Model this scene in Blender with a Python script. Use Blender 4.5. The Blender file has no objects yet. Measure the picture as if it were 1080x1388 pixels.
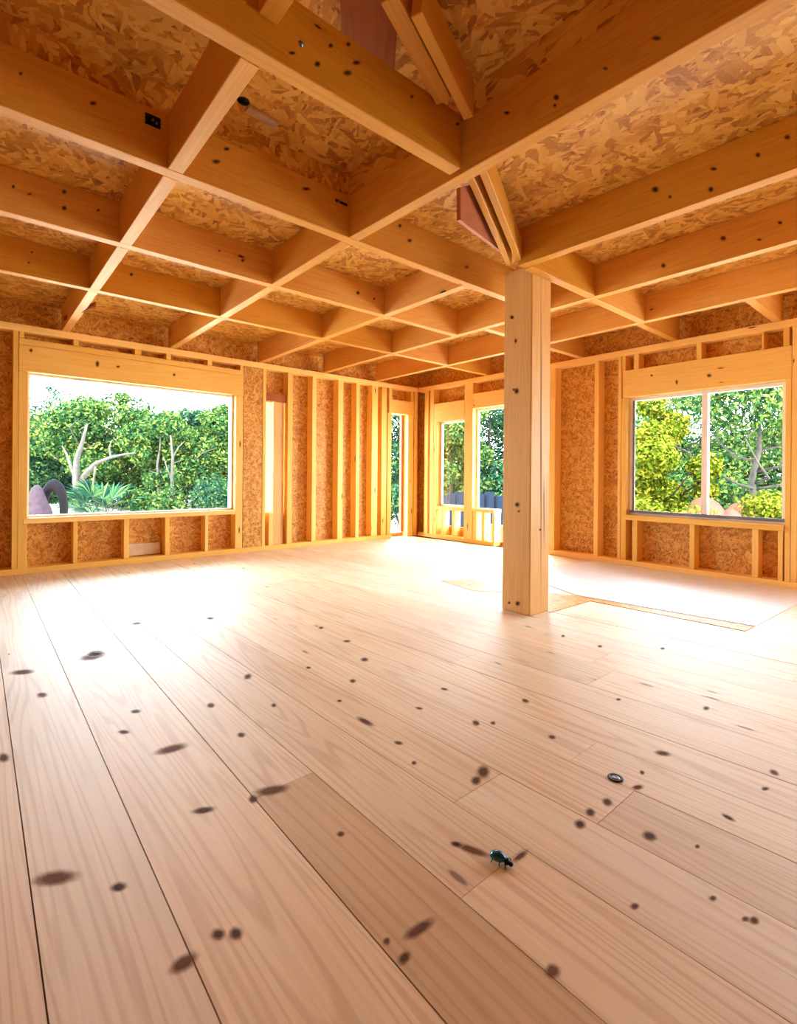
import bpy, bmesh, math, random
import numpy as np
from mathutils import Vector, Matrix

random.seed(7)
S = bpy.context.scene
COL = S.collection

# ------------------------------------------------------------------ camera
F, YAW, ROLL, CX, CY = 679.4, 0.8638, -0.008, 540.0, 643.5   # pixels / radians, 1080x1388 frame
CAM_Z = 1.0
fw = np.array([math.cos(YAW), math.sin(YAW), 0.0])
r0_ = np.array([math.sin(YAW), -math.cos(YAW), 0.0])
u0_ = np.cross(r0_, fw)
rt = math.cos(ROLL) * r0_ - math.sin(ROLL) * u0_
up = math.sin(ROLL) * r0_ + math.cos(ROLL) * u0_
cam = bpy.data.cameras.new('camera')
cam.sensor_fit = 'VERTICAL'
cam.sensor_height = 36.0
cam.lens = F / 1388.0 * 36.0
cam.shift_x = 0.0
cam.shift_y = (CY - 694.0) / 1388.0
cam.clip_start = 0.02
cam.clip_end = 500
camo = bpy.data.objects.new('camera', cam)
COL.objects.link(camo)
M3 = Matrix([[rt[i], up[i], -fw[i]] for i in range(3)])
camo.matrix_world = Matrix.Translation((0, 0, CAM_Z)) @ M3.to_4x4()
S.camera = camo

# ------------------------------------------------------------------ light
EXPOSURE = -0.24
SKY = 30.0
SUN = 45.0
w = bpy.data.worlds.new('world')
S.world = w
w.use_nodes = True
nt = w.node_tree
nt.nodes.clear()
wo = nt.nodes.new('ShaderNodeOutputWorld')
bg = nt.nodes.new('ShaderNodeBackground')
geo = nt.nodes.new('ShaderNodeTexCoord')
sep = nt.nodes.new('ShaderNodeSeparateXYZ')
rmp = nt.nodes.new('ShaderNodeValToRGB')
rmp.color_ramp.elements[0].position = 0.0
rmp.color_ramp.elements[0].color = (0.84, 0.92, 1.0, 1)
rmp.color_ramp.elements[1].position = 0.9
rmp.color_ramp.elements[1].color = (0.62, 0.80, 1.0, 1)
nt.links.new(geo.outputs['Generated'], sep.inputs[0])
nt.links.new(sep.outputs['Z'], rmp.inputs[0])
nt.links.new(rmp.outputs[0], bg.inputs['Color'])
bg.inputs['Strength'].default_value = SKY
nt.links.new(bg.outputs[0], wo.inputs[0])

sun = bpy.data.lights.new('sun', 'SUN')
sun.energy = SUN
sun.angle = math.radians(3)
sun.color = (1.0, 0.93, 0.8)
suno = bpy.data.objects.new('sun', sun)
COL.objects.link(suno)
sd = Vector((0.62, 0.42, -1.0)).normalized()          # direction the sunlight travels
suno.rotation_euler = sd.to_track_quat('-Z', 'Y').to_euler()

S.view_settings.view_transform = 'Standard'
S.view_settings.look = 'None'
S.view_settings.gamma = 1
S.view_settings.use_curve_mapping = False
S.view_settings.exposure = EXPOSURE
S.cycles.max_bounces = 14
S.cycles.diffuse_bounces = 10
S.cycles.glossy_bounces = 4
S.cycles.transparent_max_bounces = 24
S.cycles.sample_clamp_indirect = 12
S.cycles.use_denoising = True


def portal(loc, direction, sx, sy):
    """marks a window opening so that the sky is sampled through it"""
    li = bpy.data.lights.new('sky_portal', 'AREA')
    li.shape = 'RECTANGLE'
    li.size, li.size_y = sx, sy
    li.cycles.is_portal = True
    o = bpy.data.objects.new('sky_portal', li)
    COL.objects.link(o)
    o.location = loc
    o.rotation_euler = Vector(direction).to_track_quat('-Z', 'Y').to_euler()


# ------------------------------------------------------------------ measuring
def ray(px, py):
    return fw + (px - CX) / F * rt - (py - CY) / F * up


def at_z(px, py, z):
    d = ray(px, py)
    return d * (z - CAM_Z) / d[2] + np.array([0, 0, CAM_Z])


def at_x(px, py, x):
    d = ray(px, py)
    return d * x / d[0] + np.array([0, 0, CAM_Z])


def at_y(px, py, y):
    d = ray(px, py)
    return d * y / d[1] + np.array([0, 0, CAM_Z])


def at_d(px, py, dist):
    return ray(px, py) * dist + np.array([0, 0, CAM_Z])


def on_plane(px, py, p, q, off):
    """where the sight line through a pixel meets the upright plane through plan points p and q, moved sideways"""
    dx, dy = q[0] - p[0], q[1] - p[1]
    L = math.hypot(dx, dy)
    nx, ny = -dy / L, dx / L
    d = ray(px, py)
    t = ((p[0] + nx * off) * nx + (p[1] + ny * off) * ny) / (d[0] * nx + d[1] * ny)
    return d * t + np.array([0, 0, CAM_Z])


YA = 6.09          # room face of the left wall's studs
XB = 5.62          # room face of the right wall's studs
DEP = 0.14         # stud depth
HT = 2.435         # top of the wall plates, bottom of the ceiling beams
BH = 0.255         # beam depth


def xa(px):
    return float(at_y(px, 600, YA)[0])


def yb(px):
    return float(at_x(px, 600, XB)[1])


# ------------------------------------------------------------------ materials
def new_mat(name):
    m = bpy.data.materials.new(name)
    m.use_nodes = True
    t = m.node_tree
    t.nodes.clear()
    o = t.nodes.new('ShaderNodeOutputMaterial')
    b = t.nodes.new('ShaderNodeBsdfPrincipled')
    t.links.new(b.outputs[0], o.inputs[0])
    return m, t, b


class NB:
    """small node builder"""
    def __init__(s, t):
        s.t = t

    def n(s, typ, **kw):
        nd = s.t.nodes.new(typ)
        for k, v in kw.items():
            setattr(nd, k, v)
        return nd

    def link(s, a, b):
        s.t.links.new(a, b)

    def math(s, op, a, b=None, clamp=False):
        nd = s.n('ShaderNodeMath', operation=op)
        nd.use_clamp = clamp
        for i, v in enumerate((a, b)):
            if v is None:
                continue
            if isinstance(v, (int, float)):
                nd.inputs[i].default_value = v
            else:
                s.link(v, nd.inputs[i])
        return nd.outputs[0]

    def mapping(s, vec, scale=(1, 1, 1), rot=0.0, loc=(0, 0, 0)):
        nd = s.n('ShaderNodeMapping')
        nd.inputs['Scale'].default_value = scale
        nd.inputs['Rotation'].default_value = (0, 0, rot)
        nd.inputs['Location'].default_value = loc
        s.link(vec, nd.inputs['Vector'])
        return nd.outputs[0]

    def noise(s, vec, scale=1.0, detail=3.0, rough=0.55, dist=0.0):
        nd = s.n('ShaderNodeTexNoise')
        nd.noise_dimensions = '2D'
        nd.inputs['Scale'].default_value = scale
        nd.inputs['Detail'].default_value = detail
        nd.inputs['Roughness'].default_value = rough
        nd.inputs['Distortion'].default_value = dist
        s.link(vec, nd.inputs['Vector'])
        return nd.outputs['Fac']

    def vor(s, vec, scale=1.0, feature='F1', rnd=1.0):
        nd = s.n('ShaderNodeTexVoronoi')
        nd.voronoi_dimensions = '2D'
        nd.feature = feature
        nd.inputs['Scale'].default_value = scale
        nd.inputs['Randomness'].default_value = rnd
        s.link(vec, nd.inputs['Vector'])
        return nd

    def smooth(s, v, a, b, to0=0.0, to1=1.0):
        nd = s.n('ShaderNodeMapRange', interpolation_type='SMOOTHSTEP')
        nd.inputs['From Min'].default_value = a
        nd.inputs['From Max'].default_value = b
        nd.inputs['To Min'].default_value = to0
        nd.inputs['To Max'].default_value = to1
        s.link(v, nd.inputs['Value'])
        return nd.outputs[0]

    def ramp(s, v, stops):
        nd = s.n('ShaderNodeValToRGB')
        e = nd.color_ramp.elements
        while len(e) < len(stops):
            e.new(0.5)
        for i, (p, c) in enumerate(stops):
            e[i].position = p
            e[i].color = (*c, 1)
        s.link(v, nd.inputs[0])
        return nd.outputs[0]

    def mix(s, fac, a, b, blend='MIX'):
        nd = s.n('ShaderNodeMix', data_type='RGBA', blend_type=blend)
        if isinstance(fac, (int, float)):
            nd.inputs[0].default_value = fac
        else:
            s.link(fac, nd.inputs[0])
        for k, v in ((6, a), (7, b)):
            if isinstance(v, tuple):
                nd.inputs[k].default_value = (*v, 1)
            else:
                s.link(v, nd.inputs[k])
        return nd.outputs[2]

    def mixf(s, fac, a, b):
        nd = s.n('ShaderNodeMix', data_type='FLOAT')
        for k, v in ((0, fac), (2, a), (3, b)):
            if isinstance(v, (int, float)):
                nd.inputs[k].default_value = v
            else:
                s.link(v, nd.inputs[k])
        return nd.outputs[0]


def srgb(r, g, b):
    def f(c):
        c /= 255.0
        return c / 12.92 if c <= 0.04045 else ((c + 0.055) / 1.055) ** 2.4
    return (f(r), f(g), f(b))


def pine(name, light, dark, knot, knots=0.62, rough=0.55, spec=0.3, tint=False, kscale=(1.7, 5.0), grain=0.10):
    """planed softwood, u = along the grain in metres, v = across"""
    m, t, b = new_mat(name)
    N = NB(t)
    uv = N.n('ShaderNodeUVMap').outputs[0]
    fine = N.noise(N.mapping(uv, (2.2, 90, 1)), 1.0, 4, 0.6)
    broad = N.noise(N.mapping(uv, (0.28, 6.0, 1)), 1.0, 1.5, 0.5, 0.2)
    ring = N.math('SINE', N.math('MULTIPLY', broad, 95.0))
    ring = N.smooth(ring, 0.1, 1.0)
    patch = N.noise(N.mapping(uv, (0.9, 3.0, 1)), 1.0, 2, 0.5)
    v = N.math('ADD', N.math('MULTIPLY', ring, grain), N.math('MULTIPLY', fine, 0.42))
    v = N.math('ADD', v, N.math('MULTIPLY', patch, 0.36))
    col = N.ramp(v, [(0.22, light), (0.80, dark)])
    # knots
    wob = N.noise(N.mapping(uv, (9, 20, 1)), 1.0, 2, 0.5)
    kv = N.vor(N.mapping(uv, (kscale[0], kscale[1], 1)), 1.0)
    d = N.math('ADD', kv.outputs['Distance'], N.math('MULTIPLY', N.math('SUBTRACT', wob, 0.5), 0.07))
    sepc = N.n('ShaderNodeSeparateColor')
    N.link(kv.outputs['Color'], sepc.inputs[0])
    on = N.smooth(sepc.outputs[0], knots, knots + 0.02)
    size = N.math('ADD', N.math('MULTIPLY', sepc.outputs[1], 0.075), 0.03)
    rel = N.math('DIVIDE', d, size)
    core = N.math('MULTIPLY', N.smooth(rel, 0.55, 1.05, 1.0, 0.0), on)
    halo = N.math('MULTIPLY', N.smooth(rel, 0.8, 2.6, 0.55, 0.0), on)
    col = N.mix(halo, col, dark)
    col = N.mix(core, col, knot)
    oi = N.n('ShaderNodeObjectInfo')
    hsv = N.n('ShaderNodeHueSaturation')
    N.link(N.math('ADD', N.math('MULTIPLY', oi.outputs['Random'], 0.20), 0.90), hsv.inputs['Value'])
    N.link(N.math('ADD', N.math('MULTIPLY', oi.outputs['Random'], -0.12), 1.06), hsv.inputs['Saturation'])
    N.link(col, hsv.inputs['Color'])
    col = hsv.outputs[0]
    if tint:
        at = N.n('ShaderNodeAttribute', attribute_name='tint')
        col = N.mix(1.0, col, at.outputs['Color'], 'MULTIPLY')
    N.link(col, b.inputs['Base Color'])
    b.inputs['Roughness'].default_value = rough
    b.inputs['Specular IOR Level'].default_value = spec
    bp = N.n('ShaderNodeBump')
    bp.inputs['Strength'].default_value = 0.12
    bp.inputs['Distance'].default_value = 0.002
    N.link(fine, bp.inputs['Height'])
    N.link(bp.outputs[0], b.inputs['Normal'])
    return m


def osb(name, c_light, c_mid, c_dark, scale=1.0, rough=0.5, spec=0.35):
    """oriented strand board: overlapping layers of long flakes, each with its own tone"""
    m, t, b = new_mat(name)
    N = NB(t)
    uv = N.n('ShaderNodeUVMap').outputs[0]
    warp = N.n('ShaderNodeTexNoise')
    warp.noise_dimensions = '2D'
    warp.inputs['Scale'].default_value = 9.0 * scale
    warp.inputs['Detail'].default_value = 2
    N.link(uv, warp.inputs['Vector'])
    vm = N.n('ShaderNodeVectorMath', operation='MULTIPLY_ADD')
    N.link(warp.outputs['Color'], vm.inputs[0])
    vm.inputs[1].default_value = (0.022 / scale, 0.022 / scale, 0)
    N.link(uv, vm.inputs[2])
    vec = vm.outputs[0]
    best = tone = edge = None
    layers = [(0.15, 7, 26), (1.25, 8, 30), (2.2, 9, 34), (0.75, 11, 40), (2.8, 6.5, 24), (1.75, 13, 46)]
    for k, (rot, su, sv) in enumerate(layers):
        mp = N.mapping(vec, (1, 1, 1), rot, (k * 3.7, k * 1.9, 0))
        mp = N.mapping(mp, (su * scale, sv * scale, 1))
        v = N.vor(mp, 1.0, 'F1', 1.0)
        sc = N.n('ShaderNodeSeparateColor')
        N.link(v.outputs['Color'], sc.inputs[0])
        pr = N.math('SUBTRACT', sc.outputs[0], N.math('MULTIPLY', v.outputs['Distance'], 0.32))
        tn = sc.outputs[1]
        ed = v.outputs['Distance']
        if best is None:
            best, tone, edge = pr, tn, ed
        else:
            g = N.math('GREATER_THAN', pr, best)
            tone = N.mixf(g, tone, tn)
            edge = N.mixf(g, edge, ed)
            best = N.math('MAXIMUM', best, pr)
    grain = N.noise(N.mapping(vec, (60 * scale, 110 * scale, 1), 0.4), 1.0, 3, 0.6)
    blot = N.noise(N.mapping(uv, (3, 3, 1)), 1.0, 2, 0.5)
    v = N.math('ADD', N.math('MULTIPLY', tone, 0.62), N.math('MULTIPLY', grain, 0.26))
    v = N.math('ADD', v, N.math('MULTIPLY', blot, 0.22))
    v = N.math('SUBTRACT', v, N.smooth(best, 0.35, 0.62, 0.28, 0.0))
    col = N.ramp(v, [(0.16, c_dark), (0.48, c_mid), (0.92, c_light)])
    N.link(col, b.inputs['Base Color'])
    b.inputs['Roughness'].default_value = rough
    b.inputs['Specular IOR Level'].default_value = spec
    bp = N.n('ShaderNodeBump')
    bp.inputs['Strength'].default_value = 0.35
    bp.inputs['Distance'].default_value = 0.004
    N.link(best, bp.inputs['Height'])
    N.link(bp.outputs[0], b.inputs['Normal'])
    return m


def plain(name, col, rough=0.6, metal=0.0, spec=0.4, var=0.12, scale=12.0):
    m, t, b = new_mat(name)
    N = NB(t)
    tc = N.n('ShaderNodeTexCoord').outputs['Object']
    nz = N.n('ShaderNodeTexNoise')
    nz.inputs['Scale'].default_value = scale
    nz.inputs['Detail'].default_value = 4
    N.link(tc, nz.inputs['Vector'])
    a = tuple(max(0, c * (1 - var)) for c in col)
    c2 = tuple(min(1, c * (1 + var)) for c in col)
    N.link(N.ramp(nz.outputs['Fac'], [(0.3, a), (0.7, c2)]), b.inputs['Base Color'])
    b.inputs['Roughness'].default_value = rough
    b.inputs['Metallic'].default_value = metal
    b.inputs['Specular IOR Level'].default_value = spec
    return m


def leafmat(name, dark, mid, light):
    m = bpy.data.materials.new(name)
    m.use_nodes = True
    t = m.node_tree
    t.nodes.clear()
    N = NB(t)
    o = N.n('ShaderNodeOutputMaterial')
    g = N.n('ShaderNodeNewGeometry')
    tc = N.n('ShaderNodeTexCoord').outputs['Object']
    nz = N.n('ShaderNodeTexNoise')
    nz.inputs['Scale'].default_value = 0.9
    nz.inputs['Detail'].default_value = 3
    N.link(tc, nz.inputs['Vector'])
    v = N.math('ADD', N.math('MULTIPLY', g.outputs['Random Per Island'], 0.55), N.math('MULTIPLY', nz.outputs['Fac'], 0.5))
    col = N.ramp(v, [(0.2, dark), (0.52, mid), (0.85, light)])
    d = N.n('ShaderNodeBsdfDiffuse')
    tr = N.n('ShaderNodeBsdfTranslucent')
    N.link(col, d.inputs[0])
    N.link(col, tr.inputs[0])
    mx = N.n('ShaderNodeMixShader')
    mx.inputs[0].default_value = 0.22
    N.link(d.outputs[0], mx.inputs[1])
    N.link(tr.outputs[0], mx.inputs[2])
    N.link(mx.outputs[0], o.inputs[0])
    return m


def glassmat():
    m = bpy.data.materials.new('window_glass')
    m.use_nodes = True
    t = m.node_tree
    t.nodes.clear()
    N = NB(t)
    o = N.n('ShaderNodeOutputMaterial')
    tr = N.n('ShaderNodeBsdfTransparent')
    tr.inputs[0].default_value = (0.95, 0.98, 0.97, 1)
    gl = N.n('ShaderNodeBsdfGlossy')
    gl.inputs['Roughness'].default_value = 0.02
    fr = N.n('ShaderNodeFresnel')
    fr.inputs['IOR'].default_value = 1.3
    mx = N.n('ShaderNodeMixShader')
    N.link(fr.outputs[0], mx.inputs[0])
    N.link(tr.outputs[0], mx.inputs[1])
    N.link(gl.outputs[0], mx.inputs[2])
    N.link(mx.outputs[0], o.inputs[0])
    return m


def knotmat():
    """a knot's own colour: dark heart fading at its rim into the board around it"""
    m = bpy.data.materials.new('knot')
    m.use_nodes = True
    t = m.node_tree
    t.nodes.clear()
    N = NB(t)
    o = N.n('ShaderNodeOutputMaterial')
    at = N.n('ShaderNodeAttribute', attribute_name='rim')
    kd = N.n('ShaderNodeAttribute', attribute_name='tint')
    tc = N.n('ShaderNodeTexCoord').outputs['Object']
    nz = N.n('ShaderNodeTexNoise')
    nz.inputs['Scale'].default_value = 130
    nz.inputs['Detail'].default_value = 3
    N.link(tc, nz.inputs['Vector'])
    v = N.math('ADD', at.outputs['Fac'], N.math('MULTIPLY', N.math('SUBTRACT', nz.outputs['Fac'], 0.5), 0.14))
    ringv = N.math('MULTIPLY', N.smooth(N.math('SINE', N.math('MULTIPLY', v, 22.0)), -0.6, 0.9), 0.35)
    col = N.mix(N.smooth(v, 0.3, 0.9), N.mix(ringv, kd.outputs['Color'], (0.20, 0.085, 0.04)), (0.36, 0.18, 0.08))
    b = N.n('ShaderNodeBsdfPrincipled')
    b.inputs['Roughness'].default_value = 0.7
    b.inputs['Specular IOR Level'].default_value = 0.1
    N.link(col, b.inputs['Base Color'])
    tr = N.n('ShaderNodeBsdfTransparent')
    mx = N.n('ShaderNodeMixShader')
    al = N.smooth(v, 0.2, 1.0, 0.88, 0.0)
    N.link(al, mx.inputs[0])
    N.link(tr.outputs[0], mx.inputs[1])
    N.link(b.outputs[0], mx.inputs[2])
    N.link(mx.outputs[0], o.inputs[0])
    return m


BEAM = pine('pine_beam', srgb(218, 162, 74), srgb(190, 120, 42), srgb(70, 34, 16), 0.90)
STUD = pine('pine_stud', srgb(248, 208, 118), srgb(228, 170, 78), srgb(90, 44, 18), 0.84, kscale=(1.9, 9))
POSTM = pine('pine_post', srgb(236, 194, 128), srgb(205, 152, 88), srgb(80, 38, 20), 0.985, kscale=(1.8, 6))
DARKW = pine('brown_board', srgb(176, 98, 52), srgb(128, 60, 28), srgb(60, 26, 14), 0.8)
FLOORM = pine('floor_pine', srgb(230, 213, 178), srgb(198, 166, 121), srgb(130, 86, 60), 0.93, rough=0.56, spec=1.0, tint=True, kscale=(2.4, 8.0), grain=0.23)
KNOT = knotmat()
OSBC = osb('osb_ceiling', srgb(232, 186, 96), srgb(206, 148, 60), srgb(150, 90, 34), 1.0)
OSBW = osb('osb_wall', srgb(230, 180, 94), srgb(202, 142, 58), srgb(150, 90, 34), 2.1)
PLY = pine('pale_plywood', srgb(226, 226, 224), srgb(208, 206, 202), srgb(150, 110, 80), 0.97, rough=0.35, spec=0.5)
WHITE = plain('white_vinyl', srgb(240, 236, 232), 0.4, var=0.03)
GREYV = plain('grey_track', srgb(120, 124, 142), 0.4, var=0.06)
GLASS = glassmat()
BLACK = plain('black_metal', srgb(22, 24, 30), 0.35, 0.6, var=0.2, scale=60)
STEEL = plain('grey_metal', srgb(120, 126, 138), 0.3, 0.8, var=0.25, scale=90)
BLUES = plain('blue_shell', srgb(50, 110, 150), 0.16, 0.6, var=0.5, scale=60)
SAND = plain('pale_sand', srgb(226, 216, 200), 0.9, var=0.08, scale=1.3)
BACKING = plain('white_backing', srgb(245, 245, 245), 0.7, var=0.02)  # for the added board that brightens the slit
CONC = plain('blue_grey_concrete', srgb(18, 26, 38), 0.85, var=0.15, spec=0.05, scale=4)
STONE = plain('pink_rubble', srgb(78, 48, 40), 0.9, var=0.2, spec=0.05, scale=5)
BARK = plain('grey_bark', srgb(38, 33, 30), 0.9, var=0.3, spec=0.05, scale=8)
BARKP = plain('pale_bark', srgb(66, 62, 58), 0.9, var=0.25, spec=0.05, scale=8)
LEAF_D = leafmat('leaf_deep', (.0012, .0065, .0066), (.0080, .035, .0215), (.070, .118, .030))
LEAF_M = leafmat('leaf_mid', (.0015, .0085, .0060), (.0150, .052, .0170), (.125, .160, .027))
LEAF_Y = leafmat('leaf_yellow', (.004, .014, .0018), (.055, .082, .0055), (.24, .20, .022))


# ------------------------------------------------------------------ object helpers
def tag(o, label=None, cat=None, group=None, kind='thing'):
    if label:
        o['label'] = label
    if cat:
        o['category'] = cat
    if group:
        o['group'] = group
    if kind:
        o['kind'] = kind
    return o


def link(name, me, mats, parent=None, loc=None):
    o = bpy.data.objects.new(name, me)
    COL.objects.link(o)
    for m in (mats if isinstance(mats, (list, tuple)) else [mats]):
        me.materials.append(m)
    if loc is not None:
        o.location = loc
    if parent:
        o.parent = parent
    return o


def empty(name, loc, label=None, cat=None, group=None, kind='thing'):
    o = bpy.data.objects.new(name, None)
    COL.objects.link(o)
    o.location = loc
    return tag(o, label, cat, group, kind)


def box_uv(bm, grain, off):
    """uv in metres; u runs along the grain axis"""
    uvl = bm.loops.layers.uv.verify()
    g = grain
    others = [i for i in range(3) if i != g]
    for f in bm.faces:
        n = f.normal
        ax = max(range(3), key=lambda i: abs(n[i]))
        for l in f.loops:
            c = l.vert.co
            if ax == g:
                uvv = (c[others[0]] * 0.3, c[others[1]])
            else:
                v = others[0] if ax == others[1] else others[1]
                uvv = (c[g], c[v])
            l[uvl].uv = (uvv[0] + off[0] + ax * 3.1, uvv[1] + off[1] + ax * 1.7 + (0.9 if n[ax] > 0 else 0))


def bm_box(bm, x, y, z):
    vs = [bm.verts.new((a, b, c)) for c in z for b in y for a in x]
    for idx in ((0, 2, 3, 1), (4, 5, 7, 6), (0, 1, 5, 4), (2, 6, 7, 3), (0, 4, 6, 2), (1, 3, 7, 5)):
        bm.faces.new([vs[i] for i in idx])


def rnd_off():
    return (random.uniform(0, 50), random.uniform(0, 50))


def lumber(name, x, y, z, mat, grain=None, bevel=0.003, parent=None, **kw):
    """one sawn piece of timber, origin at its centre"""
    x, y, z = sorted(x), sorted(y), sorted(z)
    c = Vector([(a[0] + a[1]) / 2 for a in (x, y, z)])
    h = [(a[1] - a[0]) / 2 for a in (x, y, z)]
    if grain is None:
        grain = max(range(3), key=lambda i: h[i])
    bm = bmesh.new()
    bm_box(bm, (-h[0], h[0]), (-h[1], h[1]), (-h[2], h[2]))
    if bevel:
        bmesh.ops.bevel(bm, geom=bm.edges[:], offset=min(bevel, min(h) * 0.4), segments=1, affect='EDGES')
    bm.normal_update()
    box_uv(bm, grain, rnd_off())
    me = bpy.data.meshes.new(name)
    bm.to_mesh(me)
    bm.free()
    o = link(name, me, mat, parent, c if not parent else c - parent.location)
    if kw:
        tag(o, **kw)
    return o


def skew(name, pts, height, mat, **kw):
    """a timber with a quadrilateral plan (4 xy points, counter-clockwise) or two ends given, upright sides"""
    c = Vector((sum(p[0] for p in pts) / 4, sum(p[1] for p in pts) / 4, (height[0] + height[1]) / 2))
    bm = bmesh.new()
    lo = [bm.verts.new((p[0] - c.x, p[1] - c.y, height[0] - c.z)) for p in pts]
    hi = [bm.verts.new((p[0] - c.x, p[1] - c.y, height[1] - c.z)) for p in pts]
    bm.faces.new(lo[::-1])
    bm.faces.new(hi)
    for i in range(4):
        j = (i + 1) % 4
        bm.faces.new((lo[i], lo[j], hi[j], hi[i]))
    bmesh.ops.recalc_face_normals(bm, faces=bm.faces[:])
    bmesh.ops.bevel(bm, geom=bm.edges[:], offset=0.003, segments=1, affect='EDGES')
    bm.normal_update()
    ext = [max(abs(v.co[i]) for v in bm.verts) for i in range(2)]
    box_uv(bm, 0 if ext[0] > ext[1] else 1, rnd_off())
    me = bpy.data.meshes.new(name)
    bm.to_mesh(me)
    bm.free()
    o = link(name, me, mat, None, c)
    return tag(o, **kw) if kw else o


def stick(name, a, b, wid, hgt, mat, upv=(0, 0, 1), **kw):
    """timber running from a to b, wid sideways, hgt along upv"""
    a, b = Vector(a), Vector(b)
    d = (b - a)
    L = d.length
    d.normalize()
    s = d.cross(Vector(upv)).normalized()
    u = s.cross(d)
    bm = bmesh.new()
    bm_box(bm, (-L / 2, L / 2), (-wid / 2, wid / 2), (-hgt / 2, hgt / 2))
    bmesh.ops.bevel(bm, geom=bm.edges[:], offset=0.003, segments=1, affect='EDGES')
    bm.normal_update()
    box_uv(bm, 0, rnd_off())
    me = bpy.data.meshes.new(name)
    bm.to_mesh(me)
    bm.free()
    o = link(name, me, mat)
    m = Matrix([[d[i], -s[i], u[i]] for i in range(3)]).to_4x4()
    o.matrix_world = Matrix.Translation((a + b) / 2) @ m
    return tag(o, **kw) if kw else o


def multi_box(name, boxes, mat, grain=0, kind='structure', parent=None):
    bm = bmesh.new()
    for x, y, z in boxes:
        bm_box(bm, sorted(x), sorted(y), sorted(z))
    bm.normal_update()
    box_uv(bm, grain, rnd_off())
    me = bpy.data.meshes.new(name)
    bm.to_mesh(me)
    bm.free()
    o = link(name, me, mat, parent)
    if kind:
        o['kind'] = kind
    return o


# ------------------------------------------------------------------ the shell
X0, Y0 = -2.7, -1.7           # the two walls behind the camera


def holes_to_rects(a0, a1, z0, z1, holes):
    """rectangles that cover the wall area around the openings"""
    xs = sorted({a0, a1, *[h[0] for h in holes], *[h[1] for h in holes]})
    out = []
    for i in range(len(xs) - 1):
        p, q = xs[i], xs[i + 1]
        mid = (p + q) / 2
        hs = sorted([(h[2], h[3]) for h in holes if h[0] < mid < h[1]])
        z = z0
        for b, t in hs:
            if b > z:
                out.append((p, q, z, b))
            z = max(z, t)
        if z < z1:
            out.append((p, q, z, z1))
    return out


DECK = 2.69
RB = 2.83
A_WIN = (xa(37.5), xa(319.5), 0.545, 1.98)
A_SLIT = (xa(360.5), 3.13, 0.486, 1.957)
A_DOOR = (5.06, 5.40, 0.06, 1.97)
B_ONE = (yb(629), yb(592), 0.51, 1.845)
B_TWO = (yb(744), yb(641), 0.06, 1.98)
B_BIG = (yb(1064), yb(849), 0.57, 1.89)
SH = 0.016
multi_box('wall_left', [((p, q), (YA + DEP, YA + DEP + SH), (a, b)) for p, q, a, b in
                        holes_to_rects(X0, XB + DEP + SH, -0.02, DECK, [A_WIN, A_SLIT, A_DOOR])], OSBW, 0)
multi_box('wall_right', [((XB + DEP, XB + DEP + SH), (p, q), (a, b)) for p, q, a, b in
                         holes_to_rects(Y0, YA + DEP, -0.02, DECK, [B_ONE, (B_ONE[0], B_ONE[1], .20, .455), B_TWO, B_BIG, (-1.0, 0.4, 0.57, 1.89)])], OSBW, 1)
multi_box('wall_front', [((p, q), (Y0 - SH, Y0), (a, b)) for p, q, a, b in
                         holes_to_rects(X0, XB + DEP + SH, -0.02, RB, [])], OSBW, 0)
multi_box('wall_back', [((X0 - SH, X0), (p, q), (a, b)) for p, q, a, b in
                        holes_to_rects(Y0 - SH, YA + DEP + SH, -0.02, RB, [])], OSBW, 1)
portal(((A_WIN[0] + A_WIN[1]) / 2, YA + DEP + .05, 1.26), (0, -1, 0), A_WIN[1] - A_WIN[0], 1.44)
portal((5.23, YA + DEP + .05, 1.0), (0, -1, 0), .34, 1.92)
portal((XB + DEP + .05, (B_ONE[0] + B_ONE[1]) / 2, 1.18), (-1, 0, 0), B_ONE[1] - B_ONE[0], 1.34)
portal((XB + DEP + .05, (B_TWO[0] + B_TWO[1]) / 2, 1.02), (-1, 0, 0), B_TWO[1] - B_TWO[0], 1.92)
portal((XB + DEP + .05, (B_BIG[0] + B_BIG[1]) / 2, 1.23), (-1, 0, 0), B_BIG[1] - B_BIG[0], 1.32)
portal((XB + DEP + .05, -.3, 1.23), (-1, 0, 0), 1.4, 1.32)

# ceiling decking: a lower field over the beams, a raised field with upstands in the near bays
XR, YR = 1.775, 2.56
TOP = 0.02
EX, EY = 1.2, 1.2            # eaves
bm = bmesh.new()


def prism(pts, z0, z1):
    lo = [bm.verts.new((p[0], p[1], z0)) for p in pts]
    hi = [bm.verts.new((p[0], p[1], z1)) for p in pts]
    bm.faces.new(lo[::-1])
    bm.faces.new(hi)
    for i in range(len(pts)):
        j = (i + 1) % len(pts)
        bm.faces.new((lo[i], lo[j], hi[j], hi[i]))


def xr(y):
    return 1.755 + (2.515 - y) * (1.885 - 1.74) / (2.515 + 1.7)


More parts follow.
